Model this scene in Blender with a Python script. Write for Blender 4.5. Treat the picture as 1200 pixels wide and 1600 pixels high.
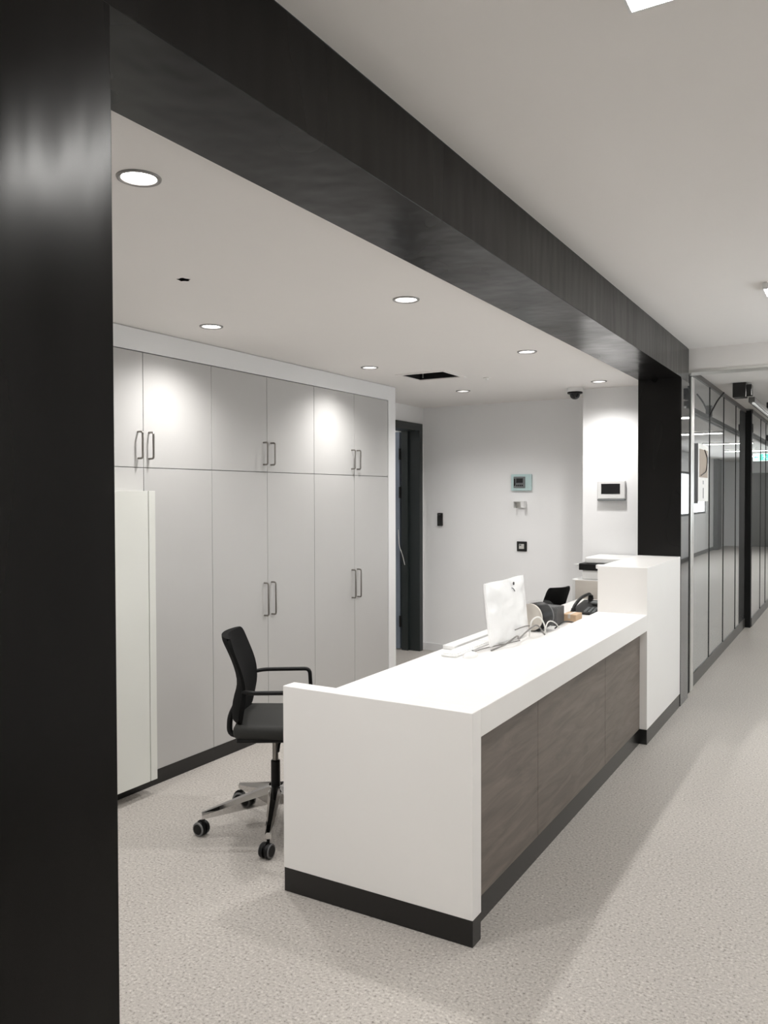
import bpy, bmesh, math, random
from mathutils import Vector, Matrix
random.seed(7)
for o in list(bpy.data.objects): bpy.data.objects.remove(o)
scene = bpy.context.scene
COL = scene.collection
R = math.radians

# ------------------------------------------------------------------ camera
F_PX, YAW, PITCH, ROLL = 1262.47, R(30.5755), R(-1.1617), R(-0.1658)
fwd = Vector((-math.sin(YAW)*math.cos(PITCH), math.cos(YAW)*math.cos(PITCH), math.sin(PITCH)))
rgt = Vector((math.cos(YAW), math.sin(YAW), 0)); upv = rgt.cross(fwd)
r2 = rgt*math.cos(ROLL) + upv*math.sin(ROLL); u2 = -rgt*math.sin(ROLL) + upv*math.cos(ROLL)
cam = bpy.data.cameras.new('camera'); cam.sensor_width = 36; cam.lens = F_PX/1600*36; cam.clip_start = .02
cam_o = bpy.data.objects.new('camera', cam); COL.objects.link(cam_o)
cam_o.matrix_world = Matrix(((r2.x, u2.x, -fwd.x, 0), (r2.y, u2.y, -fwd.y, 0), (r2.z, u2.z, -fwd.z, 1.5), (0, 0, 0, 1)))
scene.camera = cam_o

# ------------------------------------------------------------------ world, exposure
w = bpy.data.worlds.new('world'); scene.world = w; w.use_nodes = True
w.node_tree.nodes['Background'].inputs[0].default_value = (.8, .85, .9, 1)
w.node_tree.nodes['Background'].inputs[1].default_value = 0.05
vs = scene.view_settings
vs.view_transform = 'Standard'; vs.look = 'None'; vs.exposure = 0.33; vs.gamma = 1.0; vs.use_curve_mapping = False
SPOT_W = 36.0          # each recess downlight
STRIP_E = 40.0         # corridor strip diffusers
SPOT_COL = (1.0, .98, .962)
STRIP_COL = (1.0, .985, .95)

# ------------------------------------------------------------------ key coordinates (metres)
XF, XI = -1.0956, -1.392            # portal frame: corridor face, inner face
ZS, ZC, ZR = 2.3275, 2.567, 2.347   # soffit, corridor ceiling, recess ceiling
YN0, YN1, YC0, YC1 = 0.50, 0.9531, 5.9634, 6.2506
XK, XW, YB = -3.1467, -3.6645, 6.9556
XP, YP = -1.928, 6.404
XR, YEND, YBACK = 1.2, 25.5, -5.0
XG, YG, ZG = -1.128, 6.60, 2.42

# ------------------------------------------------------------------ materials
def new_mat(name):
    m = bpy.data.materials.new(name); m.use_nodes = True
    nt = m.node_tree; return m, nt, nt.nodes['Principled BSDF']
def mat(name, col, rough=.5, metal=0.0, var=.04, scale=12, bump=0.0, spec=.5, rvar=0.0, stretch=(1, 1, 1), bscale=None, ior=None):
    m, nt, b = new_mat(name)
    b.inputs['Roughness'].default_value = rough; b.inputs['Metallic'].default_value = metal
    b.inputs['Specular IOR Level'].default_value = spec
    if ior: b.inputs['IOR'].default_value = ior
    tc = nt.nodes.new('ShaderNodeTexCoord'); mp = nt.nodes.new('ShaderNodeMapping'); mp.inputs['Scale'].default_value = stretch
    nt.links.new(tc.outputs['Object'], mp.inputs['Vector'])
    n = nt.nodes.new('ShaderNodeTexNoise'); n.inputs['Scale'].default_value = scale; n.inputs['Detail'].default_value = 4
    nt.links.new(mp.outputs[0], n.inputs['Vector'])
    r = nt.nodes.new('ShaderNodeMix'); r.data_type = 'RGBA'
    r.inputs[6].default_value = (*[max(0, c*(1-var)) for c in col], 1); r.inputs[7].default_value = (*[min(1, c*(1+var)) for c in col], 1)
    nt.links.new(n.outputs['Fac'], r.inputs[0]); nt.links.new(r.outputs[2], b.inputs['Base Color'])
    if rvar:
        mr = nt.nodes.new('ShaderNodeMapRange'); mr.inputs[1].default_value = .3; mr.inputs[2].default_value = .7
        mr.inputs[3].default_value = max(0, rough-rvar); mr.inputs[4].default_value = rough+rvar
        nt.links.new(n.outputs['Fac'], mr.inputs[0]); nt.links.new(mr.outputs[0], b.inputs['Roughness'])
    if bump:
        n2 = nt.nodes.new('ShaderNodeTexNoise'); n2.inputs['Scale'].default_value = bscale or scale*6; n2.inputs['Detail'].default_value = 3
        nt.links.new(mp.outputs[0], n2.inputs['Vector'])
        bp = nt.nodes.new('ShaderNodeBump'); bp.inputs['Strength'].default_value = bump; bp.inputs['Distance'].default_value = .004
        nt.links.new(n2.outputs['Fac'], bp.inputs['Height']); nt.links.new(bp.outputs[0], b.inputs['Normal'])
    return m
def emit(name, col, strength):
    m, nt, b = new_mat(name)
    b.inputs['Base Color'].default_value = (*col, 1)
    b.inputs['Emission Color'].default_value = (*col, 1); b.inputs['Emission Strength'].default_value = strength
    return m
def floor_mat():
    m, nt, b = new_mat('speckled_vinyl')
    tc = nt.nodes.new('ShaderNodeTexCoord')
    def noise(s, d): 
        n = nt.nodes.new('ShaderNodeTexNoise'); n.inputs['Scale'].default_value = s; n.inputs['Detail'].default_value = d
        nt.links.new(tc.outputs['Object'], n.inputs['Vector']); return n
    n1 = noise(105, 2); n2 = noise(260, 1); n3 = noise(1.3, 3)
    def ramp(n, stops):
        r = nt.nodes.new('ShaderNodeValToRGB'); e = r.color_ramp.elements
        e[0].position, e[0].color = stops[0][0], (*stops[0][1], 1); e[1].position, e[1].color = stops[-1][0], (*stops[-1][1], 1)
        for p, c in stops[1:-1]:
            x = e.new(p); x.color = (*c, 1)
        nt.links.new(n.outputs['Fac'], r.inputs[0]); return r
    a = ramp(n1, [(.28, (.22, .20, .18)), (.41, (.43, .40, .37)), (.57, (.475, .445, .41)), (.72, (.62, .59, .55))])
    c = ramp(n2, [(.30, (.70, .68, .66)), (.40, (1, 1, 1)), (.75, (1.0, 1.0, 1.0))])
    d = ramp(n3, [(.3, (.95, .95, .95)), (.7, (1, 1, 1))])
    def mul(x, y):
        k = nt.nodes.new('ShaderNodeMix'); k.data_type = 'RGBA'; k.blend_type = 'MULTIPLY'; k.inputs[0].default_value = 1
        nt.links.new(x, k.inputs[6]); nt.links.new(y, k.inputs[7]); return k.outputs[2]
    nt.links.new(mul(mul(a.outputs[0], c.outputs[0]), d.outputs[0]), b.inputs['Base Color'])
    b.inputs['Roughness'].default_value = .48; b.inputs['Specular IOR Level'].default_value = .35
    return m
def wood_mat():
    m, nt, b = new_mat('walnut_laminate')
    tc = nt.nodes.new('ShaderNodeTexCoord'); mp = nt.nodes.new('ShaderNodeMapping'); mp.inputs['Scale'].default_value = (1, .9, 7)
    mp.inputs['Rotation'].default_value = (R(8), 0, 0)
    nt.links.new(tc.outputs['Object'], mp.inputs['Vector'])
    n = nt.nodes.new('ShaderNodeTexNoise'); n.inputs['Scale'].default_value = 3.2; n.inputs['Detail'].default_value = 7; n.inputs['Roughness'].default_value = .6; n.inputs['Distortion'].default_value = .8
    nt.links.new(mp.outputs[0], n.inputs['Vector'])
    r = nt.nodes.new('ShaderNodeValToRGB'); e = r.color_ramp.elements
    e[0].position, e[0].color = .28, (.10, .082, .070, 1); e[1].position, e[1].color = .74, (.205, .170, .146, 1)
    x = e.new(.5); x.color = (.150, .124, .106, 1)
    nt.links.new(n.outputs['Fac'], r.inputs[0]); nt.links.new(r.outputs[0], b.inputs['Base Color'])
    b.inputs['Roughness'].default_value = .42; b.inputs['Specular IOR Level'].default_value = .4
    return m
def steel_mat():
    m = mat('blackened_steel', (.0065, .006, .0055), .24, 0.0, .5, 2.6, rvar=.05, stretch=(1.6, 1.6, .42), ior=1.47, spec=.22, bump=.6, bscale=7)
    for n in m.node_tree.nodes:
        if n.type == 'TEX_NOISE': n.inputs['Detail'].default_value = 1.2
    return m
def clear_mat(name, col, rough=.12, alpha=.35):
    m, nt, b = new_mat(name)
    b.inputs['Base Color'].default_value = (*col, 1); b.inputs['Roughness'].default_value = rough
    b.inputs['Alpha'].default_value = alpha; return m
M = dict(
    wall=mat('white_wall_paint', (.89, .89, .89), .75, var=.015, scale=3, bump=.05, bscale=160),
    ceil=mat('ceiling_paint', (.84, .815, .79), .85, var=.015, scale=2),
    floor=floor_mat(), wood=wood_mat(), steel=steel_mat(),
    cab=mat('grey_cabinet_laminate', (.50, .492, .48), .42, var=.02, scale=5, spec=.4),
    cabbody=mat('cabinet_carcass', (.10, .098, .095), .7, var=.05),
    white=mat('white_filler_laminate', (.80, .80, .80), .45, var=.015, scale=5),
    lowunit=mat('ivory_laminate', (.72, .725, .68), .5, var=.02, scale=4),
    black=mat('black_plinth', (.007, .0065, .006), .25, var=.2, scale=8),
    corian=mat('white_solid_surface', (.86, .845, .825), .30, var=.012, scale=6, spec=.45),
    handle=mat('brushed_steel', (.27, .255, .235), .3, 1.0, var=.08, scale=60),
    chrome=mat('chrome', (.58, .57, .56), .06, 1.0, var=.02),
    blackplastic=mat('black_plastic', (.006, .006, .006), .42, var=.2, scale=30, spec=.25),
    mesh=mat('black_mesh_fabric', (.005, .005, .005), .9, var=.4, scale=350, bump=.3, spec=.15),
    seat=mat('charcoal_seat_fabric', (.026, .026, .024), .72, var=.25, scale=240, bump=.2, spec=.3),
    greyring=mat('grey_rubber', (.16, .16, .16), .55, var=.1),
    aluminium=mat('satin_aluminium', (.70, .69, .66), .32, .6, var=.04, scale=30),
    trimring=mat('downlight_ring', (.30, .29, .28), .35, .8, var=.05),
    glass=mat('grey_backed_glass', (.40, .41, .41), .012, .62, var=.01, scale=2, ior=1.6),
    cladding=mat('glossy_dark_cladding', (.045, .046, .048), .03, var=.1, scale=3, ior=1.8),
    rail=mat('dark_bronze_rail', (.085, .083, .078), .35, .3, var=.1),
    doorframe=mat('dark_green_door_paint', (.018, .024, .024), .38, var=.1, scale=6),
    bluegrey=mat('blue_grey_door_leaf', (.20, .235, .29), .5, var=.08),
    plasticwhite=mat('white_plastic', (.78, .78, .77), .4, var=.02),
    foam=mat('white_foam_wrap', (.90, .90, .90), .2, var=.02, scale=14, bump=.25, bscale=22),
    screen=mat('black_screen', (.006, .006, .007), .12, var=.1),
    aqua=mat('pale_aqua_film', (.52, .68, .68), .25, var=.06, scale=30),
    greydev=mat('grey_device', (.17, .185, .19), .4, var=.06),
    darkgrey=mat('dark_grey_card', (.050, .050, .050), .55, var=.1),
    cardboard=mat('tan_cardboard', (.52, .37, .24), .75, var=.08, scale=40),
    beige=mat('beige_disc', (.56, .52, .47), .5, var=.05),
    clear=clear_mat('clear_plastic_wrap', (.40, .40, .40), .08, .06),
    cablewhite=mat('white_cable', (.72, .71, .68), .45, var=.03),
    cablegrey=mat('grey_cable', (.20, .19, .18), .5, var=.1),
    brown=mat('brown_veneer_door', (.20, .155, .135), .45, var=.15, scale=4, stretch=(6, 6, .6)),
    void=mat('void_black', (.004, .004, .004), .95, var=.1),
    board=mat('brown_notice_panel', (.36, .30, .245), .6, var=.08, scale=8),
    paper=mat('white_paper', (.82, .82, .80), .7, var=.02),
    disc=emit('downlight_lens', SPOT_COL, 14.0),
    strip=emit('strip_diffuser', STRIP_COL, STRIP_E),
    daylight=emit('daylight_pane', (.90, .96, 1.0), 3.4),
    exitg=emit('exit_sign_green', (.10, .62, .42), 1.6), exitw=emit('exit_sign_white', (.80, 1.0, .93), 1.8),
)

# ------------------------------------------------------------------ helpers
def box(bm, x0, x1, y0, y1, z0, z1):
    v = [bm.verts.new((x, y, z)) for z in (z0, z1) for y in (y0, y1) for x in (x0, x1)]
    for f in ((0, 2, 3, 1), (4, 5, 7, 6), (0, 1, 5, 4), (2, 6, 7, 3), (0, 4, 6, 2), (1, 3, 7, 5)):
        bm.faces.new([v[i] for i in f])
    return bm
def B(*a): return box(bmesh.new(), *a)
def rbox(x0, x1, y0, y1, z0, z1, r=.004, seg=2):
    bm = B(x0, x1, y0, y1, z0, z1)
    bmesh.ops.bevel(bm, geom=bm.edges[:], offset=r, segments=seg, profile=.5, affect='EDGES')
    return bm
def tube(bm, pts, rad, seg=10, cap=True):
    pts = [Vector(p) for p in pts]; n = len(pts)
    rads = rad if isinstance(rad, (list, tuple)) else [rad]*n
    prev = None; rings = []
    for i, p in enumerate(pts):
        t = (pts[min(i+1, n-1)] - pts[max(i-1, 0)]).normalized()
        if prev is None:
            a = Vector((0, 0, 1)) if abs(t.z) < .9 else Vector((1, 0, 0))
            nrm = (a - t*a.dot(t)).normalized()
        else:
            nrm = (prev - t*prev.dot(t)).normalized()
        prev = nrm; bi = t.cross(nrm)
        rings.append([bm.verts.new(p + (nrm*math.cos(2*math.pi*k/seg) + bi*math.sin(2*math.pi*k/seg))*rads[i]) for k in range(seg)])
    for a, b in zip(rings, rings[1:]):
        for k in range(seg): bm.faces.new((a[k], a[(k+1) % seg], b[(k+1) % seg], b[k]))
    if cap:
        bm.faces.new(rings[0][::-1]); bm.faces.new(rings[-1])
    return bm
def lathe(bm, prof, seg=24, axis='z', c=(0, 0, 0), closed=False):
    """prof: list of (r, h)."""
    c = Vector(c); rings = []
    for r, h in prof:
        ring = []
        for k in range(seg):
            a = 2*math.pi*k/seg; x, y = r*math.cos(a), r*math.sin(a)
            p = {'z': (x, y, h), 'y': (x, h, y), 'x': (h, x, y)}[axis]
            ring.append(bm.verts.new(c + Vector(p)))
        rings.append(ring)
    for a, b in zip(rings, rings[1:]):
        for k in range(seg): bm.faces.new((a[k], a[(k+1) % seg], b[(k+1) % seg], b[k]))
    if closed:
        bm.faces.new(rings[0][::-1]); bm.faces.new(rings[-1])
    return bm
def bend(pts, r=.03, n=5):
    """round the corners of a polyline"""
    pts = [Vector(p) for p in pts]; out = [pts[0]]
    for a, b, c in zip(pts, pts[1:], pts[2:]):
        d1 = (a-b); d2 = (c-b); k = min(r, d1.length*.49, d2.length*.49)
        p0 = b + d1.normalized()*k; p2 = b + d2.normalized()*k
        for i in range(n+1):
            t = i/n; out.append(p0*(1-t)**2 + b*2*t*(1-t) + p2*t*t)
    out.append(pts[-1]); return out
def chain_loc(p):
    v = Vector((0, 0, 0))
    while p is not None: v += p.location; p = p.parent
    return v
def ob(name, bm, m, parent=None, world=True, smooth=False, label=None, bevel=0):
    if world and parent is not None:
        bmesh.ops.translate(bm, verts=bm.verts[:], vec=-chain_loc(parent))
    bmesh.ops.recalc_face_normals(bm, faces=bm.faces[:])
    me = bpy.data.meshes.new(name); bm.to_mesh(me); bm.free()
    me.materials.append(M[m] if isinstance(m, str) else m)
    if smooth:
        for p in me.polygons: p.use_smooth = True
    o = bpy.data.objects.new(name, me); COL.objects.link(o); o.parent = parent
    if label: o['label'] = label
    if bevel:
        md = o.modifiers.new('bevel', 'BEVEL'); md.width = bevel; md.segments = 2; md.limit_method = 'ANGLE'
    if smooth:
        md = o.modifiers.new('edges', 'EDGE_SPLIT'); md.split_angle = R(40)
    return o
def tag(o, label, cat, group=None):
    o['label'] = label; o['category'] = cat
    if group: o['group'] = group
    return o
def thing(name, loc, label, cat, group=None, rz=0):
    o = bpy.data.objects.new(name, None); COL.objects.link(o); o.location = loc; o.rotation_euler.z = rz
    o.empty_display_size = .1
    return tag(o, label, cat, group)
def struct(name, bm, m, label=None):
    o = ob(name, bm, m); o['kind'] = 'structure'
    if label: o['label'] = label
    return o
def copy_tree(o, parent=None):
    c = o.copy(); COL.objects.link(c); c.parent = parent
    for ch in list(o.children): copy_tree(ch, c)
    return c

# ------------------------------------------------------------------ the setting
struct('floor', B(-6.2, 1.35, YBACK-.1, YEND+.1, -.08, 0), 'floor', 'speckled beige grey vinyl floor')
struct('ceiling_corridor', B(XF, XR, YBACK, YC1+.001, ZC, ZC+.08), 'ceil', 'plain painted corridor ceiling')
ZC2 = 2.462
struct('ceiling_corridor_beyond', B(-1.3, XR, YC1+.15, YEND, ZC2, ZC2+.08), 'ceil', 'lower corridor ceiling beyond the bulkhead')
struct('wall_bulkhead', B(XF-.01, XR, YC1, YC1+.15, 2.412, ZC+.08), 'ceil', 'painted bulkhead across the corridor')
struct('trim_1', B(XF-.03, XR, YC1-.006, YC1+.16, 2.392, 2.412), 'aluminium', 'thin metal head trim under the bulkhead')

# recess ceiling with real openings for the downlights, the hatch and a cable hole
DL = [(-1.661, 1.535), (-2.80, 1.53), (-2.80, 3.05), (-1.70, 3.07), (-2.805, 4.565), (-1.705, 4.55), (-2.79, 5.99), (-1.692, 6.02)]
HX0, HX1, HY0, HY1 = -2.79, -2.46, 4.955, 5.245
def recess_ceiling():
    bm = bmesh.new()
    def loop(pts):
        vs_ = [bm.verts.new((x, y, ZR)) for x, y in pts]
        for a, b in zip(vs_, vs_[1:]+vs_[:1]): bm.edges.new((a, b))
    loop([(XW-.02, .5), (XI+.01, .5), (XI+.01, YB+.02), (XW-.02, YB+.02)])
    circ = lambda cx, cy, r, n=28: [(cx+r*math.cos(2*math.pi*k/n), cy+r*math.sin(2*math.pi*k/n)) for k in range(n)]
    for x, y in DL: loop(circ(x, y, .049))
    loop([(HX0, HY0), (HX1, HY0), (HX1, HY1), (HX0, HY1)])
    loop([(-2.29+r_*math.cos(a), 2.34+r_*math.sin(a)) for a, r_ in [(k*math.pi/7, .024+.005*math.sin(k*2.3)) for k in range(14)]])
    bmesh.ops.triangle_fill(bm, use_beauty=True, use_dissolve=False, edges=bm.edges[:])
    return bm
rc = recess_ceiling()
struct('ceiling_recess', rc, 'ceil', 'painted ceiling of the reception recess')
struct('ceiling_void', B(XW-.1, XI, .45, YB+.1, ZR+.16, ZR+.19), 'void')

# walls
DY0, DY1, DZ = 6.06, 6.85, 2.125         # doorway in the left wall
bm = bmesh.new(); WT = .165
box(bm, XW-WT, XW, .4, DY0, 0, ZR+.15); box(bm, XW-WT, XW, DY0, DY1, DZ, ZR+.15); box(bm, XW-WT, XW, DY1, YB+.15, 0, ZR+.15)
struct('wall_left', bm, 'wall', 'white painted wall with a doorway behind the cabinets')
struct('wall_back', B(XW, XP+.05, YB, YB+.15, 0, ZR+.15), 'wall', 'white back wall of the reception recess')
struct('wall_back_return', B(XP, XG-.03, YP, YB+.3, 0, ZR+.15), 'wall', 'white projecting wall beside the black column')
struct('wall_near', B(XW, XF-.02, .38, YN0, 0, ZC+.08), 'wall', 'white near end wall of the recess')
struct('wall_corridor_left', B(XF-.13, XF-.005, YBACK, YN0, 0, ZC+.08), 'wall', 'white corridor wall before the portal')
struct('wall_behind', B(XF-.13, XR+.1, YBACK-.1, YBACK, 0, ZC+.08), 'wall', 'white wall at the near end of the corridor')
struct('wall_room_beyond', B(-5.4, -5.3, 5.2, 8.2, 0, 2.6), 'wall', 'wall of the room beyond the doorway')
bm = bmesh.new(); box(bm, -5.4, XW-WT, 8.1, 8.2, 0, 2.6); box(bm, -5.4, XW-WT, 5.2, 5.3, 0, 2.6); box(bm, -5.4, XW-WT, 5.2, 8.2, 2.5, 2.6)
struct('wall_room_sides', bm, 'wall', 'side walls and ceiling of the room beyond')
# right corridor wall with a long window and an added near one, far end wall
WZ0, WZ1 = 1.02, 2.02
WINS = [(4.7, 6.7, 1, 'added unseen daylight window in the right corridor wall opposite the desk'), (15.2, 22.3, 3, 'long daylit window far down the right corridor wall')]  # the window opposite the desk is added out of view to brighten the desk front
bm = bmesh.new()
for a, b in ((YBACK, 4.7), (6.7, 15.2), (22.3, YEND)): box(bm, XR, XR+.12, a, b, 0, ZC+.08)
for a, b, n, lab in WINS:
    box(bm, XR, XR+.12, a, b, 0, WZ0); box(bm, XR, XR+.12, a, b, WZ1, ZC+.08)
struct('wall_right', bm, 'wall', 'white right hand wall of the corridor')
for k, (a, b, n, lab) in enumerate(WINS):
    wf = bmesh.new(); st = (b-a)/n
    for i in range(n+1): box(wf, XR+.02, XR+.07, a+st*i-(.05 if i == n else 0), a+st*i+(0 if i == n else .05), WZ0, WZ1)
    box(wf, XR+.02, XR+.07, a, b, WZ0, WZ0+.05); box(wf, XR+.02, XR+.07, a, b, WZ1-.05, WZ1)
    win = struct('window_%d' % (k+1), wf, 'rail', lab)
    for i in range(n): ob('pane', B(XR+.045, XR+.055, a+st*i+.05, a+st*(i+1), WZ0+.05, WZ1-.05), 'daylight', win)
struct('wall_end', B(-1.4, XR+.12, YEND, YEND+.1, 0, ZC+.08), 'wall', 'white wall at the far end of the corridor')
d = struct('door_1', rbox(.02, .78, YEND-.04, YEND-.001, 0, 2.12, .004, 1), 'rail', 'dark door at the far end of the corridor')
d = struct('door_2', rbox(-.98, -.03, YEND-.04, YEND-.001, 0, 2.12, .004, 1), 'brown', 'brown veneer door at the far end of the corridor')
ob('door_handle', tube(bmesh.new(), bend([(-.12, YEND-.04, 1.05), (-.12, YEND-.09, 1.05), (-.25, YEND-.09, 1.05)], .02), .01), 'handle', d, smooth=True)
ob('door_sign', B(-.6, -.42, YEND-.046, YEND-.04, 1.35, 1.75), 'black', d)
struct('trim_2', B(XR-.12, XR-.001, 23.4, 24.1, 0, ZC2), 'doorframe', 'dark pillar on the right corridor wall')
for nm, a in (('baseboard_right', (XR-.012, XR, YBACK, 23.4, 0, .09)), ('baseboard_end', (-.02, .015, YEND-.012, YEND, 0, .09)),
              ('baseboard_back', (XW+.001, XP, YB-.012, YB, 0, .07))):
    struct(nm, B(*a), 'white' if 'back' in nm else 'rail')

# doorway in the left wall: dark frame, stop, open leaf with hinges
df = struct('door_3', B(XW-WT-.005, XW+.016, DY1-.004, DY1+.06, 0, DZ+.063), 'doorframe', 'dark green door frame with an open door')
ob('jamb', B(XW-WT-.005, XW+.016, DY0-.06, DY0+.004, 0, DZ+.063), 'doorframe', df)
ob('head', B(XW-WT-.005, XW+.016, DY0+.004, DY1-.004, DZ-.004, DZ+.063), 'doorframe', df)
ob('door_stop', B(XW-WT-.005, XW-.10, DY1-.03, DY1-.004, 0, DZ-.004), 'doorframe', df)
leaf = ob('door_leaf', B(XW-WT-.80, XW-WT-.028, DY1-.025, DY1+.015, .01, DZ-.01), 'bluegrey', df)
for z in (1.90, 1.53, .28):
    ob('hinge', lathe(bmesh.new(), [(.011, z-.055), (.011, z+.055)], 10, c=(XW-WT-.017, DY1-.035, 0), closed=True), 'blackplastic', leaf, smooth=True)
ob('door_handle', tube(bmesh.new(), bend([(XW-WT-.72, DY1-.02, 1.03), (XW-WT-.72, DY1-.08, 1.03), (XW-WT-.60, DY1-.08, 1.03)], .02), .009), 'handle', leaf, smooth=True)
cb = tag(ob('door_cable', tube(bmesh.new(), bend([(XW-WT-.03, DY1-.045, 1.17), (XW-WT-.02, DY1-.05, 1.02), (XW-WT+.02, DY1-.05, .92), (XW-WT+.035, DY1-.035, .83)], .03), .004, 6), 'cablewhite', smooth=True),
         'thin pale cable hanging in the dark doorway', 'cable')

# ------------------------------------------------------------------ black steel portal
pf = thing('portal_frame', (XF, YC0, 0), 'blackened steel portal of two columns and a deep beam around the reception', 'portal')
ob('column', B(XI, XF, YN0, YN1, 0, ZS+.001), 'steel', pf, bevel=.0015)
ob('column', B(XI, XF, YC0, YC1, 0, ZS+.001), 'steel', pf, bevel=.0015)
ob('beam', B(XI, XF, YN0, YC1, ZS, ZC-.001), 'steel', pf, bevel=.0015)

ob('side_cladding', B(XF-.0005, XF+.003, YC0+.004, YC1-.001, .001, ZS-.012), 'cladding', pf, label='glossy dark cladding on the corridor side of the far column')
# ------------------------------------------------------------------ cabinets
ZD, ZSP, HK = 2.2315, 1.6459, .0761
YK = [1.445, 1.937, 2.430, 2.922, 3.424, 3.916, 4.412, 4.906, 5.386]
struct('trim_3', B(XK-.012, XK+.004, .51, 5.497, ZD+.002, ZR-.003), 'white', 'white filler strip above the tall cabinets')
struct('trim_4', B(XW+.001, XK+.004, 5.389, 5.497, 0, ZD+.002), 'white', 'white end panel of the tall cabinets')
struct('baseboard_left', B(XK-.02, XK-.002, .51, 5.389, 0, HK), 'black', 'black plinth under the tall cabinets')
where = ['nearest the black column', 'partly behind the low white cabinet', 'behind the office chair', 'at the far end beside the doorway']
def bow_handle(y, z0, z1):
    return tube(bmesh.new(), bend([(XK-.001, y, z1), (XK+.034, y, z1), (XK+.034, y, z0), (XK-.001, y, z0)], .012, 4), .0052, 8)
for u in range(4):
    y0, ym, y1 = YK[2*u], YK[2*u+1], YK[2*u+2]
    t = thing('tall_cabinet', (XK, ym, 0), 'tall light grey four door cabinet ' + where[u], 'cabinet', 'tall cabinets along the left wall')
    ob('carcass', B(XW+.004, XK-.019, y0+.001, y1-.001, HK, ZD), 'cabbody', t)
    g = .0018
    for (a, b, hy) in ((y0, ym, ym-.036), (ym, y1, ym+.036)):
        for (z0, z1, h0, h1) in ((HK, ZSP, .768, .967), (ZSP, ZD, 1.692, 1.826)):
            d = ob('door', B(XK-.018, XK, a+g, b-g, z0+g, z1-g), 'cab', t, bevel=.001)
            if not (u == 1 and hy < ym and z0 == HK): ob('handle', bow_handle(hy, h0, h1), 'handle', d, smooth=True)
lc = thing('low_cabinet', (XK+.05, 2.67, HK), 'shallow ivory white cabinet standing half height against the tall cabinets', 'cabinet')
ob('carcass', B(XK+.001, XK+.082, 2.435, 2.86, HK, 1.526), 'lowunit', lc)
ob('door', B(XK+.083, XK+.100, 2.435, 2.856, HK, 1.527), 'lowunit', lc, bevel=.001)
ob('side_panel', B(XK+.001, XK+.100, 2.861, 2.903, HK, 1.527), 'lowunit', lc, bevel=.001)

# ------------------------------------------------------------------ reception desk
XB, YD0, HD, YT0, HT, HP = -1.8784, 2.4235, .7826, 4.9438, 1.0641, .0905
XU, XD, ZL = -1.395, -1.795, .735           # upper counter inner edge, lower desktop inner edge and height
YE = 2.494
dk = thing('reception_desk', (-1.45, 4.0, 0), 'long white reception desk with walnut front panels and raised far end', 'desk')
ob('end_panel', B(XB, XF, YD0, YE, HP, HD), 'corian', dk, bevel=.0025)
ob('counter', B(XU, XF, YE, YT0, .686, HD), 'corian', dk, bevel=.0025)
ob('raised_end', B(XU, XF, YT0, YC0-.002, HP, HT), 'corian', dk, bevel=.0025)
ob('desktop', B(XD, XU, YE, YC0-.1, ZL-.03, ZL), 'corian', dk, bevel=.002)
XWD = -1.139
for a, b in ((YE+.001, 3.170), (3.170, 4.186), (4.186, YT0-.001)):
    ob('front_panel', B(XWD-.019, XWD, a+.0012, b-.0012, HP+.002, .685), 'wood', dk, bevel=.001)
ob('backing_panel', B(XWD-.05, XWD-.020, YE, YT0, HP, .686), 'cabbody', dk)
ob('support_panel', B(XD+.03, XU-.002, YC0-.16, YC0-.13, 0, ZL-.03), 'corian', dk)
ob('plinth', B(XB+.002, XF-.001, YD0+.002, YE-.002, 0, HP), 'black', dk, bevel=.001)
ob('plinth', B(XWD-.02, XWD-.002, YE, YT0, 0, HP), 'black', dk)
ob('plinth', B(XU+.002, XF-.001, YT0+.002, YC0-.002, 0, HP), 'black', dk, bevel=.001)

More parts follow.
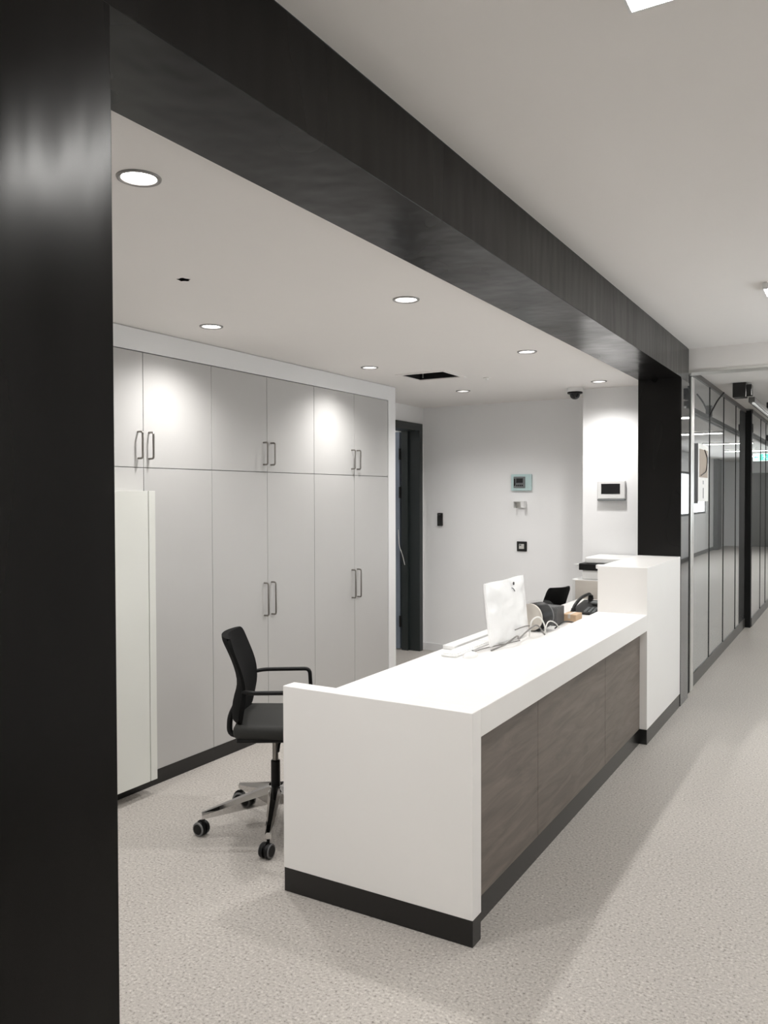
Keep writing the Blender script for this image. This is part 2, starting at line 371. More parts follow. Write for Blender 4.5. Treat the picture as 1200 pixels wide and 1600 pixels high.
# ------------------------------------------------------------------ office chairs
def arc_foot(bm, ang, r0, r1, z0, z1):
    c, s = math.cos(ang), math.sin(ang); prev = None
    for i in range(5):
        t = i/4; r = r0+(r1-r0)*t; z = z0+(z1-z0)*t
        hw = .030*(1-t)+.014*t; ht = .042*(1-t)+.015*t
        ring = []
        for (lx, lz) in ((-1, -.8), (1, -.8), (1, .35), (.5, 1), (-.5, 1), (-1, .35)):
            ring.append(bm.verts.new((c*r - s*hw*lx, s*r + c*hw*lx, z+ht*lz)))
        if prev:
            for k in range(6): bm.faces.new((prev[k], prev[(k+1) % 6], ring[(k+1) % 6], ring[k]))
        else: bm.faces.new(ring[::-1])
        prev = ring
    bm.faces.new(prev); return bm
def make_chair(loc, rz, base_rot, label):
    t = thing('office_chair', loc, label, 'chair', 'office chairs at the reception desk', rz)
    # backrest: curved shell
    prof = [(.500, -.163, .012, .15), (.515, -.172, .036, .185), (.56, -.168, .048, .205), (.61, -.157, .050, .213), (.66, -.150, .028, .213),
            (.72, -.158, .028, .213), (.78, -.180, .026, .21), (.83, -.201, .030, .205), (.862, -.214, .040, .195), (.882, -.221, .030, .175)]
    bm = bmesh.new(); NU = 12; rows = []
    for z, x, th, w_ in prof:
        row_f, row_b = [], []
        for i in range(NU+1):
            u = -1+2*i/NU; cx = x + .040*u*u
            e = th*.5*(1-.55*abs(u)**4)
            row_f.append(bm.verts.new((cx+e, u*w_, z))); row_b.append(bm.verts.new((cx-e, u*w_, z)))
        rows.append(row_f + row_b[::-1])
    n = len(rows[0])
    for a, b in zip(rows, rows[1:]):
        for k in range(n): bm.faces.new((a[k], a[(k+1) % n], b[(k+1) % n], b[k]))
    for rr in (rows[0], rows[-1]):
        for k in range(NU): bm.faces.new((rr[k], rr[k+1], rr[n-2-k], rr[n-1-k]))
    back = ob('backrest', bm, 'mesh', t, world=False, smooth=True)
    sub = back.modifiers.new('sub', 'SUBSURF'); sub.levels = sub.render_levels = 1
    # seat cushion
    bm = rbox(-.165, .275, -.225, .225, .452, .512, .024, 4)
    for v in bm.verts:
        if v.co.x > .18: v.co.z -= (v.co.x-.18)**2*2.0
        k = 1-.10*max(0, -v.co.x/.165)**2; v.co.y *= k
    ob('seat', bm, 'seat', t, world=False, smooth=True)
    ob('seat_pan', rbox(-.15, .25, -.20, .20, .435, .456, .008, 2), 'blackplastic', t, world=False)
    ob('mechanism', rbox(-.11, .12, -.07, .07, .395, .437, .008, 2), 'blackplastic', t, world=False)
    ob('back_bracket', tube(bmesh.new(), bend([(-.05, 0, .42), (-.208, 0, .415), (-.205, 0, .50), (-.180, 0, .55)], .035, 5), .013, 10), 'blackplastic', t, world=False, smooth=True)
    for s in (-1, 1):
        ob('armrest', tube(bmesh.new(), bend([(-.118, .205*s, .660), (-.075, .238*s, .662), (.145, .243*s, .662), (.155, .240*s, .47), (.13, .16*s, .440)], .025, 5), .0095, 10), 'blackplastic', t, world=False, smooth=True)
    ob('gas_lift', lathe(bmesh.new(), [(.0135, .28), (.0135, .40)], 16, closed=True), 'handle', t, world=False, smooth=True)
    ob('lift_sleeve', lathe(bmesh.new(), [(.021, .12), (.021, .296), (.017, .300), (.013, .300)], 18, closed=True), 'blackplastic', t, world=False, smooth=True)
    ob('tilt_lever', tube(bmesh.new(), [(.03, 0, .41), (.03, -.16, .415), (.03, -.20, .40)], .006, 8), 'blackplastic', t, world=False, smooth=True)
    ob('base_hub', lathe(bmesh.new(), [(.03, .095), (.048, .11), (.048, .165), (.032, .18), (.022, .182)], 20, closed=True), 'chrome', t, world=False, smooth=True)
    for k in range(5):
        a = base_rot - rz + k*2*math.pi/5
        ft = ob('base_arm', arc_foot(bmesh.new(), a, .03, .332, .145, .088), 'chrome', t, world=False)
        c, s = math.cos(a), math.sin(a); cx, cy = c*.325, s*.325
        sw = a + .9 + k*.4 - (0 if k > 1 else .2)
        d = Vector((math.cos(sw), math.sin(sw), 0)); cc = Vector((cx, cy, .031)) - Vector((-d.y, d.x, 0))*.012
        bm = bmesh.new(); tube(bm, [(cx, cy, .045), (cx, cy, .085)], .007, 8)
        tube(bm, [cc - d*.0035 + Vector((0, 0, .012)), cc + d*.0035 + Vector((0, 0, .012))], .024, 14)
        ca = ob('caster', bm, 'blackplastic', t, world=False, smooth=True)
        for sgn in (-1, 1):
            ob('wheel', tube(bmesh.new(), [cc + d*sgn*.004, cc + d*sgn*.0055, cc + d*sgn*.019, cc + d*sgn*.0215], [.026, .031, .031, .030], 18), 'blackplastic', ca, world=False, smooth=True)
            ob('tread_ring', tube(bmesh.new(), [cc + d*sgn*.0212, cc + d*sgn*.0245], [.0305, .0285], 18), 'greyring', ca, world=False, smooth=True)
            ob('wheel_cap', tube(bmesh.new(), [cc + d*sgn*.0243, cc + d*sgn*.0258], .0225, 16), 'blackplastic', ca, world=False, smooth=True)
    return t
make_chair((-2.288, 2.895, 0), R(33), math.atan2(2.646-2.895, -2.492+2.288), 'black office chair with chrome base half hidden behind the white desk end')
c2 = make_chair((-2.055, 5.77, 0), R(158), R(20), 'armless black office chair whose back shows beside the copier')
for ch in list(c2.children):                 # this one has no arms, a narrow back and its lift set lower
    if ch.name.startswith('armrest'): bpy.data.objects.remove(ch); continue
    if ch.name.startswith('backrest'): ch.scale.y = .60
    if ch.name.split('.')[0] in ('backrest', 'seat', 'seat_pan', 'mechanism', 'back_bracket', 'armrest', 'tilt_lever', 'gas_lift'): ch.location.z -= .05

# ------------------------------------------------------------------ things on the desk
# screen in a white foam sleeve
def wrapped_screen():
    t = thing('wrapped_monitor', (-1.60, 3.96, ZL), 'white monitor wrapped in shiny foam film standing on the desk', 'monitor')
    y0, y1, z0, z1 = 3.712, 4.235, ZL+.012, 1.056
    bm = bmesh.new(); NY, NZ = 22, 14; rnd = random.Random(3)
    def X(z): return -1.582-.032*(z-z0)/(z1-z0)
    F, K = [], []
    for j in range(NZ+1):
        zf = j/NZ; rf, rb = [], []
        for i in range(NY+1):
            yf = i/NY; edge = min(1, 6*min(yf, 1-yf, zf*1.2, (1-zf)*1.2))
            n1 = .004*math.sin(7*yf+3*zf*5)+.003*math.sin(17*zf-9*yf)+rnd.uniform(-.0022, .0022)
            z = z0+(z1-z0)*zf + (.002*math.sin(9*yf) if j in (0, NZ) else 0); y = y0+(y1-y0)*yf + .02*zf*(yf-.5)*0
            rf.append(bm.verts.new((X(z)+.006+.016*edge+n1*edge, y, z))); rb.append(bm.verts.new((X(z)-.006-.010*edge, y, z)))
        F.append(rf); K.append(rb)
    for j in range(NZ):
        for i in range(NY):
            bm.faces.new((F[j][i], F[j][i+1], F[j+1][i+1], F[j+1][i])); bm.faces.new((K[j][i+1], K[j][i], K[j+1][i], K[j+1][i+1]))
    for i in range(NY):
        bm.faces.new((F[0][i+1], F[0][i], K[0][i], K[0][i+1])); bm.faces.new((F[NZ][i], F[NZ][i+1], K[NZ][i+1], K[NZ][i]))
    for j in range(NZ):
        bm.faces.new((F[j][0], F[j+1][0], K[j+1][0], K[j][0])); bm.faces.new((F[j+1][NY], F[j][NY], K[j][NY], K[j+1][NY]))
    ob('foam_sleeve', bm, 'foam', t, smooth=True)
    xs = X(1.03)+.0255
    ob('lens_dot', lathe(bmesh.new(), [(.0085, 0), (.0085, .004)], 14, 'x', (xs-.002, 4.035, 1.032), closed=True), 'black', t)
    ob('printed_mark', tube(bmesh.new(), bend([(xs+.002, 4.005, 1.012), (xs+.003, 4.025, 1.006), (xs+.003, 4.038, .996), (xs+.003, 4.045, .990)], .01), .0024, 6), 'greydev', t, smooth=True)
    ob('stand_foot', rbox(-1.72, -1.57, 3.86, 4.06, ZL, ZL+.012, .004, 2), 'plasticwhite', t)
    ob('stand_neck', rbox(-1.632, -1.606, 3.92, 4.00, ZL+.01, ZL+.16, .004, 2), 'plasticwhite', t)
    bm = bmesh.new()
    pts = [(-1.556, 3.98, .795), (-1.545, 4.03, .80), (-1.54, 4.10, .80), (-1.535, 4.155, .795)]
    tube(bm, bend(pts, .03), .0035, 6); ob('sleeve_cord', bm, 'cablegrey', t, smooth=True)
wrapped_screen()

# keyboard in film, its box, a mouse
kb = thing('keyboard', (-1.655, 3.66, ZL), 'slim white keyboard lying in front of the wrapped monitor', 'keyboard')
ob('body', rbox(-1.715, -1.635, 3.43, 3.84, ZL, ZL+.012, .004, 2), 'plasticwhite', kb)
for r_ in range(4):
    for c_ in range(14):
        x = -1.708+r_*.0175; y = 3.44+c_*.0278
        o = ob('key', B(x, x+.0145, y, y+.024, ZL+.012, ZL+.0155), 'paper', kb)
tag(ob('flat_box', rbox(-1.79, -1.725, 3.60, 4.16, ZL, ZL+.02, .003, 2), 'plasticwhite'), 'flat white box lying behind the keyboard at the desk edge', 'box')
ms = thing('mouse', (-1.585, 3.46, ZL), 'white computer mouse lying on the desk near the counter', 'mouse')
bm = bmesh.new(); bmesh.ops.create_uvsphere(bm, u_segments=18, v_segments=10, radius=1)
for v in bm.verts: v.co = Vector((-1.588+v.co.x*.032, 3.49+v.co.y*.056, ZL+max(0, v.co.z)*.026))
ob('shell', bm, 'plasticwhite', ms, smooth=True)
ob('wheel', lathe(bmesh.new(), [(.006, -.003), (.006, .003)], 12, 'x', (-1.588, 3.515, ZL+.0225), closed=True), 'greyring', ms)
def cable(name, pts, rad, m, label, r=.05):
    return tag(ob(name, tube(bmesh.new(), bend(pts, r, 6), rad, 7), m, smooth=True), label, 'cable')
z1 = ZL+.005
cable('grey_cable', [(-1.555, 3.66, z1), (-1.53, 3.80, z1+.012), (-1.50, 3.88, z1+.05), (-1.52, 3.93, z1+.012), (-1.53, 4.05, z1+.03), (-1.50, 4.16, z1+.07), (-1.47, 4.2, z1)], .0042, 'cablegrey', 'dark grey cable looping below the wrapped monitor')
cable('thin_cable', [(-1.62, 3.56, z1), (-1.60, 3.70, z1+.003), (-1.555, 3.84, z1+.003), (-1.53, 3.98, z1+.002)], .003, 'cablegrey', 'thin dark cable running beside the keyboard')
cable('white_cable', [(-1.53, 4.12, z1), (-1.525, 4.14, z1+.09), (-1.50, 4.19, z1+.105), (-1.475, 4.21, z1+.06), (-1.47, 4.21, z1)], .0045, 'cablewhite', 'thick white cable hooped in front of the round coil')
cable('loose_cable', [(-1.49, 4.24, z1), (-1.485, 4.29, z1+.07), (-1.46, 4.35, z1+.05), (-1.44, 4.38, z1)], .0035, 'cablewhite', 'pale cable loop right of the hooped white cable')
cable('black_cable', [(-1.50, 4.45, z1), (-1.47, 4.52, z1+.035), (-1.44, 4.60, z1+.02), (-1.43, 4.66, z1)], .004, 'black', 'black cable curled beside the dark grey box')

# round coil in clear wrap
sp = thing('wrapped_coil', (-1.58, 4.38, ZL), 'round coil with pale disc and black body in clear film beside the monitor', 'coil')
def disc_axis(bm, c, d, prof, seg=28):
    c = Vector(c); d = Vector(d).normalized()
    tube(bm, [c+d*h for _, h in prof], [r for r, _ in prof], seg); return bm
ax = (.28, 1, 0); c0 = (-1.595, 4.31, ZL+.080)
ob('flange', disc_axis(bmesh.new(), c0, ax, [(.062, -.004), (.076, 0), (.076, .012), (.062, .014)]), 'beige', sp, smooth=True)
ob('core', disc_axis(bmesh.new(), c0, ax, [(.070, .013), (.077, .03), (.077, .11), (.062, .125)]), 'blackplastic', sp, smooth=True)
ob('flange', disc_axis(bmesh.new(), c0, ax, [(.060, .126), (.066, .128), (.066, .136), (.055, .138)]), 'greyring', sp, smooth=True)
bm = disc_axis(bmesh.new(), (-1.588, 4.33, ZL+.085), ax, [(.078, .0), (.087, .02), (.084, .05), (.086, .08), (.083, .12), (.065, .15)], 32)
rr = random.Random(5)
for v in bm.verts:
    v.co += Vector((rr.uniform(-.003, .003), rr.uniform(-.004, .004), rr.uniform(-.003, .003)))
    v.co.z = max(v.co.z, ZL+.0015)
ob('clear_wrap', bm, 'clear', sp, smooth=True)
bx = thing('grey_box', (-1.56, 4.66, ZL), 'dark grey carton standing between the round coil and the phone', 'box')
ob('carton', rbox(-1.70, -1.525, 4.56, 4.70, ZL, ZL+.106, .006, 2), 'darkgrey', bx)
ob('flap', rbox(-1.695, -1.530, 4.565, 4.63, ZL+.106, ZL+.109, .001, 1), 'darkgrey', bx)
bx = thing('cardboard_box', (-1.50, 4.78, ZL), 'small tan cardboard box between the grey carton and the phone', 'box')
ob('carton', rbox(-1.545, -1.46, 4.72, 4.84, ZL, ZL+.050, .002, 1), 'cardboard', bx)
ob('tape', B(-1.51, -1.495, 4.7195, 4.8405, ZL+.026, ZL+.0508), 'beige', bx)

# desk phone
ph = thing('desk_phone', (-1.52, 5.210, ZL), 'black desk telephone with arched handset beside the raised desk end', 'telephone')
bm = bmesh.new(); P8 = [(-1.62, 5.080, .012), (-1.43, 5.080, .012), (-1.43, 5.420, .055), (-1.62, 5.420, .055)]
lo = [bm.verts.new((x, y, ZL)) for x, y, _ in P8]; hi = [bm.verts.new((x, y, ZL+z)) for x, y, z in P8]
bm.faces.new(lo[::-1]); bm.faces.new(hi)
for k in range(4): bm.faces.new((lo[k], lo[(k+1) % 4], hi[(k+1) % 4], hi[k]))
ob('base', bm, 'blackplastic', ph, bevel=.004)
ob('display', B(-1.535, -1.445, 5.28, 5.33, ZL+.052, ZL+.058), 'greydev', ph)
for r_ in range(4):
    for c_ in range(3):
        x = -1.53+c_*.026; y = 5.105+r_*.027; z = .012+.05*(y+.009-5.080)/.3
        ob('key', B(x, x+.018, y, y+.018, ZL+z-.002, ZL+z+.004), 'greydev', ph)
hs = bmesh.new()
tube(hs, bend([(-1.585, 5.06, ZL+.030), (-1.585, 5.09, ZL+.052), (-1.582, 5.17, ZL+.080), (-1.580, 5.25, ZL+.094), (-1.578, 5.40, ZL+.098), (-1.577, 5.44, ZL+.075)], .03, 5), .0105, 12)
tube(hs, [(-1.585, 5.065, ZL+.016), (-1.585, 5.072, ZL+.038)], [.018, .014], 14); tube(hs, [(-1.578, 5.430, ZL+.056), (-1.578, 5.428, ZL+.085)], [.020, .016], 14)
ob('handset', hs, 'blackplastic', ph, smooth=True)

# copier
cp = thing('copier', (-1.64, 6.08, 0), 'white floor standing office copier partly hidden by the raised desk end', 'copier')
cx0, cx1, cy0, cy1 = -1.885, -1.44, 5.99, 6.38
ob('cabinet_body', rbox(cx0, cx1, cy0, cy1, .03, .865, .006, 2), 'plasticwhite', cp)
for z in (.10, .28, .46): ob('paper_tray', rbox(cx0+.03, cx1-.02, cy0-.008, cy0+.002, z, z+.16, .003, 1), 'plasticwhite', cp)
ob('side_door', rbox(cx0+.028, cx1-.01, cy0-.012, cy0-.001, .64, .858, .003, 1), 'beige', cp)
ob('output_bin', rbox(cx0+.075, cx1, cy0+.01, cy1, .866, .935, .004, 1), 'plasticwhite', cp)
ob('scanner', rbox(cx0+.055, cx1, cy0-.01, cy1, .936, .985, .004, 1), 'blackplastic', cp)
ob('document_feeder', rbox(cx0+.09, cx1+.02, cy0+.02, cy1, .986, 1.032, .012, 3), 'plasticwhite', cp)
ob('control_panel', rbox(cx0+.20, cx1-.08, cy0-.07, cy0-.005, .955, .985, .004, 1), 'plasticwhite', cp)
sh = bmesh.new()
for k in range(3):
    v = [sh.verts.new(p) for p in ((cx0+.02-.012*k, cy0+.06, .95+.011*k), (cx0+.09, cy0+.02, .962+.009*k), (cx0+.09, cy0+.28, .962+.009*k), (cx0+.02-.012*k, cy0+.28, .944+.010*k))]
    sh.faces.new(v)
so = ob('paper_sheets', sh, 'paper', cp); sd = so.modifiers.new('thick', 'SOLIDIFY'); sd.thickness = .002
for x in (cx0+.05, cx1-.05):
    for y in (cy0+.05, cy1-.05): ob('foot', lathe(bmesh.new(), [(.02, 0), (.02, .03)], 12, c=(x, y, 0), closed=True), 'blackplastic', cp)

# ------------------------------------------------------------------ wall devices
def wall_dev(name, x0, x1, z0, z1, y, d, m, label, cat):
    t = thing(name, ((x0+x1)/2, y, (z0+z1)/2), label, cat)
    ob('body', rbox(x0, x1, y-d, y-.0005, z0, z1, min(.006, d*.3), 2), m, t); return t
t = wall_dev('wall_thermostat', -2.75, -2.556, 1.541, 1.690, YB, .028, 'aqua', 'wall controller with grey screen and pale aqua cover film on the back wall', 'controller')
ob('bezel', rbox(-2.722, -2.612, YB-.036, YB-.027, 1.566, 1.668, .003, 1), 'greydev', t)
ob('display', B(-2.695, -2.632, YB-.038, YB-.0355, 1.612, 1.652), 'screen', t)
ob('side_button', B(-2.718, -2.704, YB-.038, YB-.0355, 1.585, 1.650), 'black', t)
for k in range(4): ob('button', B(-2.695+k*.017, -2.683+k*.017, YB-.038, YB-.0355, 1.582, 1.594), 'blackplastic', t)
t = wall_dev('wall_holder', -2.712, -2.610, 1.440, 1.446, YB, .07, 'plasticwhite', 'small white holder on the wall below the aqua controller', 'holder')
ob('side_wing', B(-2.712, -2.708, YB-.068, YB-.001, 1.384, 1.441), 'plasticwhite', t); ob('side_wing', B(-2.614, -2.610, YB-.068, YB-.001, 1.384, 1.441), 'plasticwhite', t)
ob('back_plate', B(-2.708, -2.614, YB-.006, YB-.001, 1.384, 1.441), 'aluminium', t)
ob('front_lip', B(-2.640, -2.614, YB-.070, YB-.066, 1.388, 1.441), 'plasticwhite', t)
t = wall_dev('wall_socket', -2.70, -2.604, .990, 1.080, YB, .010, 'black', 'black framed wall switch with silver centre below the white holder', 'switch')
ob('rocker', rbox(-2.678, -2.629, YB-.015, YB-.009, 1.013, 1.058, .002, 1), 'aluminium', t)
ob('rocker_line', B(-2.672, -2.655, YB-.0165, YB-.0148, 1.040, 1.054), 'greydev', t)
t = wall_dev('card_reader', -3.505, -3.450, 1.208, 1.333, YB, .022, 'black', 'slim black card reader on the back wall beside the doorway', 'card reader')
ob('indicator', B(-3.488, -3.467, YB-.0235, YB-.0215, 1.313, 1.320), 'greyring', t)
t = wall_dev('wall_tablet', -1.802, -1.585, 1.468, 1.612, YP, .034, 'plasticwhite', 'white touch panel with black screen on the wall by the column', 'touch panel')
ob('screen', B(-1.770, -1.623, YP-.0355, YP-.0335, 1.508, 1.588), 'screen', t)
ob('lower_lip', rbox(-1.802, -1.585, YP-.034, YP-.001, 1.455, 1.468, .003, 1), 'greydev', t)

# ------------------------------------------------------------------ ceiling things of the recess
def downlight():
    t = thing('downlight', (0, 0, ZR), '', 'downlight', 'recessed downlights in the reception ceiling')
    ob('trim_ring', lathe(bmesh.new(), [(.0455, .004), (.047, -.003), (.052, -.006), (.0575, -.004), (.059, 0.0), (.059, .0005)], 32), 'trimring', t, world=False, smooth=True)
    ob('reflector', lathe(bmesh.new(), [(.0465, -.001), (.0455, .006), (.045, .012), (.044, .02)], 28), 'aluminium', t, world=False, smooth=True)
    ob('lens', lathe(bmesh.new(), [(.0001, .010), (.02, .0098), (.0445, .010), (.0445, .018), (.0001, .018)], 28), 'disc', t, world=False)
    ob('can', lathe(bmesh.new(), [(.0475, .004), (.0475, .10), (.0001, .10)], 24), 'void', t, world=False)
    L = bpy.data.lights.new('downlight_lamp', 'SPOT'); L.energy = SPOT_W; L.color = SPOT_COL; L.shadow_soft_size = .038
    L.spot_size = R(142); L.spot_blend = 1.0
    lo_ = bpy.data.objects.new('downlight_lamp', L); COL.objects.link(lo_); lo_.parent = t; lo_.location = (0, 0, -.012)
    return t
dlab = ['downlight nearest the black column, largest of the front row', 'downlight nearest the column in the row along the cabinets', 'downlight above the grey cabinets behind the chair', 'second downlight of the row along the black beam',
        'downlight just left of the open ceiling hatch', 'third downlight along the beam, above the counter', 'downlight before the back wall, right of the hatch', 'downlight beside the dome camera near the far column']
d0 = downlight()
for i, (x, y) in enumerate(DL):
    o = d0 if i == 0 else copy_tree(d0)
    o.location = (x, y, ZR); o['label'] = dlab[i]
h = thing('ceiling_hatch', ((HX0+HX1)/2, (HY0+HY1)/2, ZR), 'open rectangular hatch in the recess ceiling with dark inside', 'hatch')
for a in ((HX0-.03, HX0, HY0-.03, HY1+.03), (HX1, HX1+.03, HY0-.03, HY1+.03), (HX0, HX1, HY0-.03, HY0), (HX0, HX1, HY1, HY1+.03)):
    ob('frame_strip', B(*a, ZR-.006, ZR+.0), 'ceil', h)
bm = bmesh.new()
for a in ((HX0-.004, HX0, HY0, HY1), (HX1, HX1+.004, HY0, HY1), (HX0, HX1, HY0-.004, HY0), (HX0, HX1, HY1, HY1+.004)): box(bm, *a, ZR+.001, ZR+.15)
box(bm, HX0, HX1, HY0, HY1, ZR+.145, ZR+.15)
ob('shaft', bm, 'void', h)
ob('latch', tube(bmesh.new(), [(HX0+.03, HY1-.01, ZR+.06), (HX0+.03, HY1-.01, ZR+.01)], .004, 8), 'aluminium', h)
hc = ob('cable_hole', lathe(bmesh.new(), [(.030, 0.001), (.030, .05), (.0001, .05)], 14, c=(-2.29, 2.34, ZR)), 'void'); tag(hc, 'ragged empty hole cut in the recess ceiling', 'hole')
pl = thing('ceiling_sensor', (-2.326, 5.40, ZR), 'tiny pale sensor on the ceiling right of the hatch', 'sensor')
ob('base', lathe(bmesh.new(), [(.0001, -.006), (.026, -.006), (.028, -.001)], 20, c=(-2.326, 5.40, ZR)), 'ceil', pl, smooth=True)
ob('sensor_head', lathe(bmesh.new(), [(.0001, -.018), (.010, -.016), (.013, -.006)], 16, c=(-2.326, 5.40, ZR)), 'plasticwhite', pl, smooth=True)
cd = thing('dome_camera', (-1.955, 6.28, ZR), 'black dome security camera on white base under the ceiling', 'security camera')
c_ = (-1.955, 6.28, ZR)
ob('base', lathe(bmesh.new(), [(.062, -.0005), (.064, -.03), (.060, -.034), (.0001, -.034)], 28, c=c_), 'plasticwhite', cd, smooth=True)
ob('collar', lathe(bmesh.new(), [(.058, -.034), (.060, -.044), (.050, -.050), (.0001, -.050)], 28, c=c_), 'blackplastic', cd, smooth=True)
ob('dome', lathe(bmesh.new(), [(.040, -.050), (.038, -.066), (.030, -.080), (.017, -.089), (.0001, -.092)], 24, c=c_), 'screen', cd, smooth=True)

# ------------------------------------------------------------------ corridor strip lights
def strip():
    t = thing('strip_light', (0, 0, 0), '', 'ceiling light', 'strip lights across the corridor ceiling')
    bm = bmesh.new(); x0, x1, y0, y1 = -.365, .365, -.09, .09
    for q in ((x0, x1, y0, y0+.006), (x0, x1, y1-.006, y1), (x0, x0+.006, y0+.006, y1-.006), (x1-.006, x1, y0+.006, y1-.006)): box(bm, *q, -.034, -.0005)
    ob('housing', bm, 'plasticwhite', t, world=False)
    ob('diffuser', B(x0+.006, x1-.006, y0+.006, y1-.006, -.032, -.004), 'strip', t, world=False)
    return t
s0 = strip()
for i, y in enumerate((-3.95, -1.10, 1.695, 4.58, 7.45, 10.30, 13.15, 16.0, 18.85, 21.7)):
    o = s0 if i == 0 else copy_tree(s0)
    o.location = (-.072, y, ZC if y < YC1 else ZC2)
    o['label'] = ['strip light behind the viewer at the corridor start', 'strip light just behind the viewer', 'bright strip light at the top edge of the picture', 'strip light at the right edge before the bulkhead',
                  'strip light just beyond the bulkhead', 'strip light beyond the sliding door', 'nearest strip light mirrored in the glass partition', 'second strip light mirrored in the glass partition',
                  'third strip light mirrored in the glass partition', 'farthest strip light of the corridor'][i]
rl = thing('added_room_light', (-4.6, 6.6, 2.5), 'added unseen ceiling light for the room beyond the doorway', 'ceiling light')  # lamp added out of view so the room past the doorway is not black
ob('housing', B(-4.75, -4.45, 6.45, 6.75, 2.47, 2.4995), 'plasticwhite', rl); ob('diffuser', B(-4.73, -4.47, 6.47, 6.73, 2.462, 2.47), 'strip', rl)

# ------------------------------------------------------------------ glass partition, sliding door, track
gp = thing('glass_partition', (XG, 8.0, 0), 'reflective grey glass partition beside the black column', 'partition')
ob('black_post', B(XG-.04, XG+.014, YC1+.012, YC1+.185, 0, 2.39), 'void', gp)
ob('edge_post', rbox(XG-.04, XG+.022, YC1+.19, YC1+.30, .0, 2.39, .003, 1), 'aluminium', gp)
def partition(t, x, ys, y1, zg, post=True):
    for k, (a, b) in enumerate(zip(ys, ys[1:])):
        ob('pane', B(x-.012, x, a+.008, b-.008, .104, zg), 'glass', t)
        if k: ob('mullion', B(x-.014, x+.004, a-.009, a+.009, .10, zg), 'void', t)
    ob('base_rail', B(x-.03, x+.006, ys[0], ys[-1], 0, .10), 'rail', t)
    ob('head_rail', B(x-.03, x+.008, ys[0], ys[-1], zg, zg+.04), 'rail', t)
partition(gp, XG, [YC1+.305, 7.413, 8.237, 9.097, 9.898], 9.9, ZG)
ob('back_panel', B(XG-.05, XG-.035, YC1+.305, 9.898, 0, ZC2), 'cabbody', gp)
sd_ = thing('sliding_door', (-1.05, 10.4, 0), 'glazed sliding door with wide black leading post', 'door')
ob('leading_post', B(XG-.05, -1.067, 9.90, 9.985, 0, ZG+.02), 'void', sd_)
partition(sd_, -1.067, [9.987, 10.88, 11.50, 12.20], 12.2, ZG)
g2 = thing('glass_partition', (-1.10, 18, 0), 'far glass partition continuing down the corridor past the sliding door', 'partition')
partition(g2, -1.10, [12.205+.95*k for k in range(15)], YEND, ZG)
tk = thing('door_track', (-.9, 8.0, ZC2), 'black ceiling bracket and white rail of the sliding door track', 'track')
ob('bracket', rbox(-.962, -.855, 7.53, 7.66, 2.335, ZC2-.001, .003, 1), 'black', tk)
ob('bracket_cap', rbox(-.855, -.815, 7.56, 7.66, 2.350, 2.445, .003, 1), 'black', tk)
ob('rail', tube(bmesh.new(), [(-.812, 7.665, 2.290), (-.812, 14.5, 2.290)], .011, 10), 'plasticwhite', tk, smooth=True)
ob('rail_casing', B(-.850, -.80, 7.66, 14.5, 2.30, 2.345), 'rail', tk)
for y in (9.3, 12.0, 14.4): ob('hanger', rbox(-.86, -.80, y, y+.07, 2.345, ZC2-.001, .003, 1), 'black', tk)
tag(ob('loose_black_cable', tube(bmesh.new(), bend([(XG+.004, 7.41, 2.165), (XG+.012, 7.41, 2.20), (XG+.055, 7.43, 2.30), (XG+.11, 7.45, 2.375)], .08, 8), .0065, 8), 'black', smooth=True),
    'bent black cable sticking out from the glass partition joint', 'cable')
nb = thing('notice_panel', (XG, 6.98, 1.67), 'small framed brown panel with white box on the first glass pane', 'notice panel')
ob('frame', B(XG+.0005, XG+.018, 6.74, 7.235, 1.445, 1.905), 'paper', nb)
ob('brown_panel', B(XG+.018, XG+.021, 6.80, 7.19, 1.64, 1.865), 'board', nb)
ob('cord', tube(bmesh.new(), bend([(XG+.024, 7.02, 1.865), (XG+.026, 7.16, 1.80), (XG+.026, 7.10, 1.69), (XG+.024, 6.86, 1.655)], .06, 6), .004, 6), 'darkgrey', nb, smooth=True)
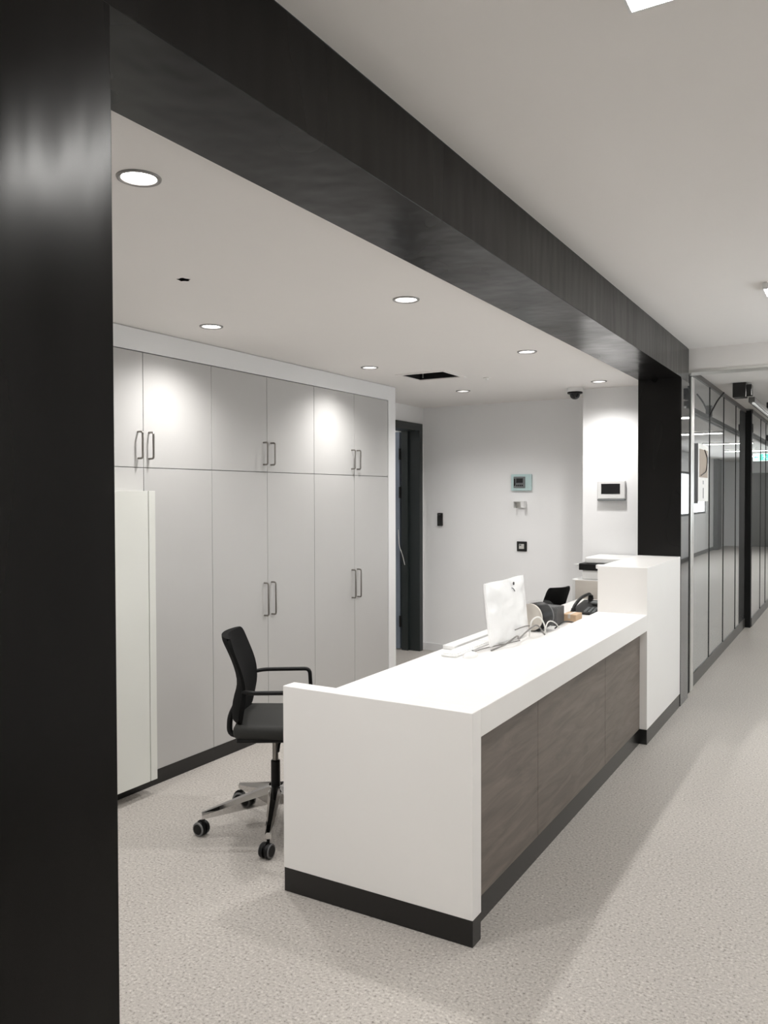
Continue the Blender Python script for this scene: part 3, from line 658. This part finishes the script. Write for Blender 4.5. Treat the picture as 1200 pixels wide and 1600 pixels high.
ob('slot', B(XG+.018, XG+.020, 6.97, 7.0, 1.585, 1.615), 'black', nb); ob('slot', B(XG+.018, XG+.020, 6.98, 7.0, 1.47, 1.555), 'darkgrey', nb)
ob('edge_strip', B(XG+.0005, XG+.020, 6.730, 6.738, 1.43, 1.905), 'greyring', nb)

# hanging exit sign down the corridor
ex = thing('exit_sign', (-.38, 18.0, 2.30), 'green and white running figure exit sign hanging in the corridor', 'sign')
sx, sy, sz = -.38, 18.0, 2.255
ob('panel', rbox(sx-.15, sx+.15, sy-.012, sy+.012, sz-.075, sz+.075, .003, 1), 'exitw', ex)
ob('green_field', B(sx-.135, sx+.03, sy-.0145, sy-.012, sz-.065, sz+.065), 'exitg', ex)
bm = bmesh.new(); yy = sy-.016
tube(bm, [(sx-.06, yy, sz+.035), (sx-.075, yy, sz-.005)], .009, 8); tube(bm, [(sx-.075, yy, sz-.005), (sx-.050, yy, sz-.025), (sx-.058, yy, sz-.052)], .006, 8)
tube(bm, [(sx-.075, yy, sz-.005), (sx-.092, yy, sz-.03), (sx-.115, yy, sz-.032)], .006, 8); tube(bm, [(sx-.062, yy, sz+.028), (sx-.038, yy, sz+.015), (sx-.025, yy, sz+.03)], .005, 8)
tube(bm, [(sx-.062, yy, sz+.028), (sx-.088, yy, sz+.022), (sx-.095, yy, sz+.002)], .005, 8); lathe(bm, [(.0105, -.002), (.0105, .002)], 14, 'y', (sx-.054, yy, sz+.053), closed=True)
ob('running_figure', bm, 'exitw', ex)
bm = bmesh.new(); box(bm, sx+.05, sx+.105, sy-.0145, sy-.012, sz-.008, sz+.008)
v = [bm.verts.new((sx+.10, sy-.0145, sz+.03)), bm.verts.new((sx+.135, sy-.0145, sz)), bm.verts.new((sx+.10, sy-.0145, sz-.03))]; bm.faces.new(v)
ob('arrow', bm, 'exitg', ex)
for s in (-.1, .1): ob('hanger', tube(bmesh.new(), [(sx+s, sy, sz+.074), (sx+s, sy, ZC2)], .004, 6), 'aluminium', ex)
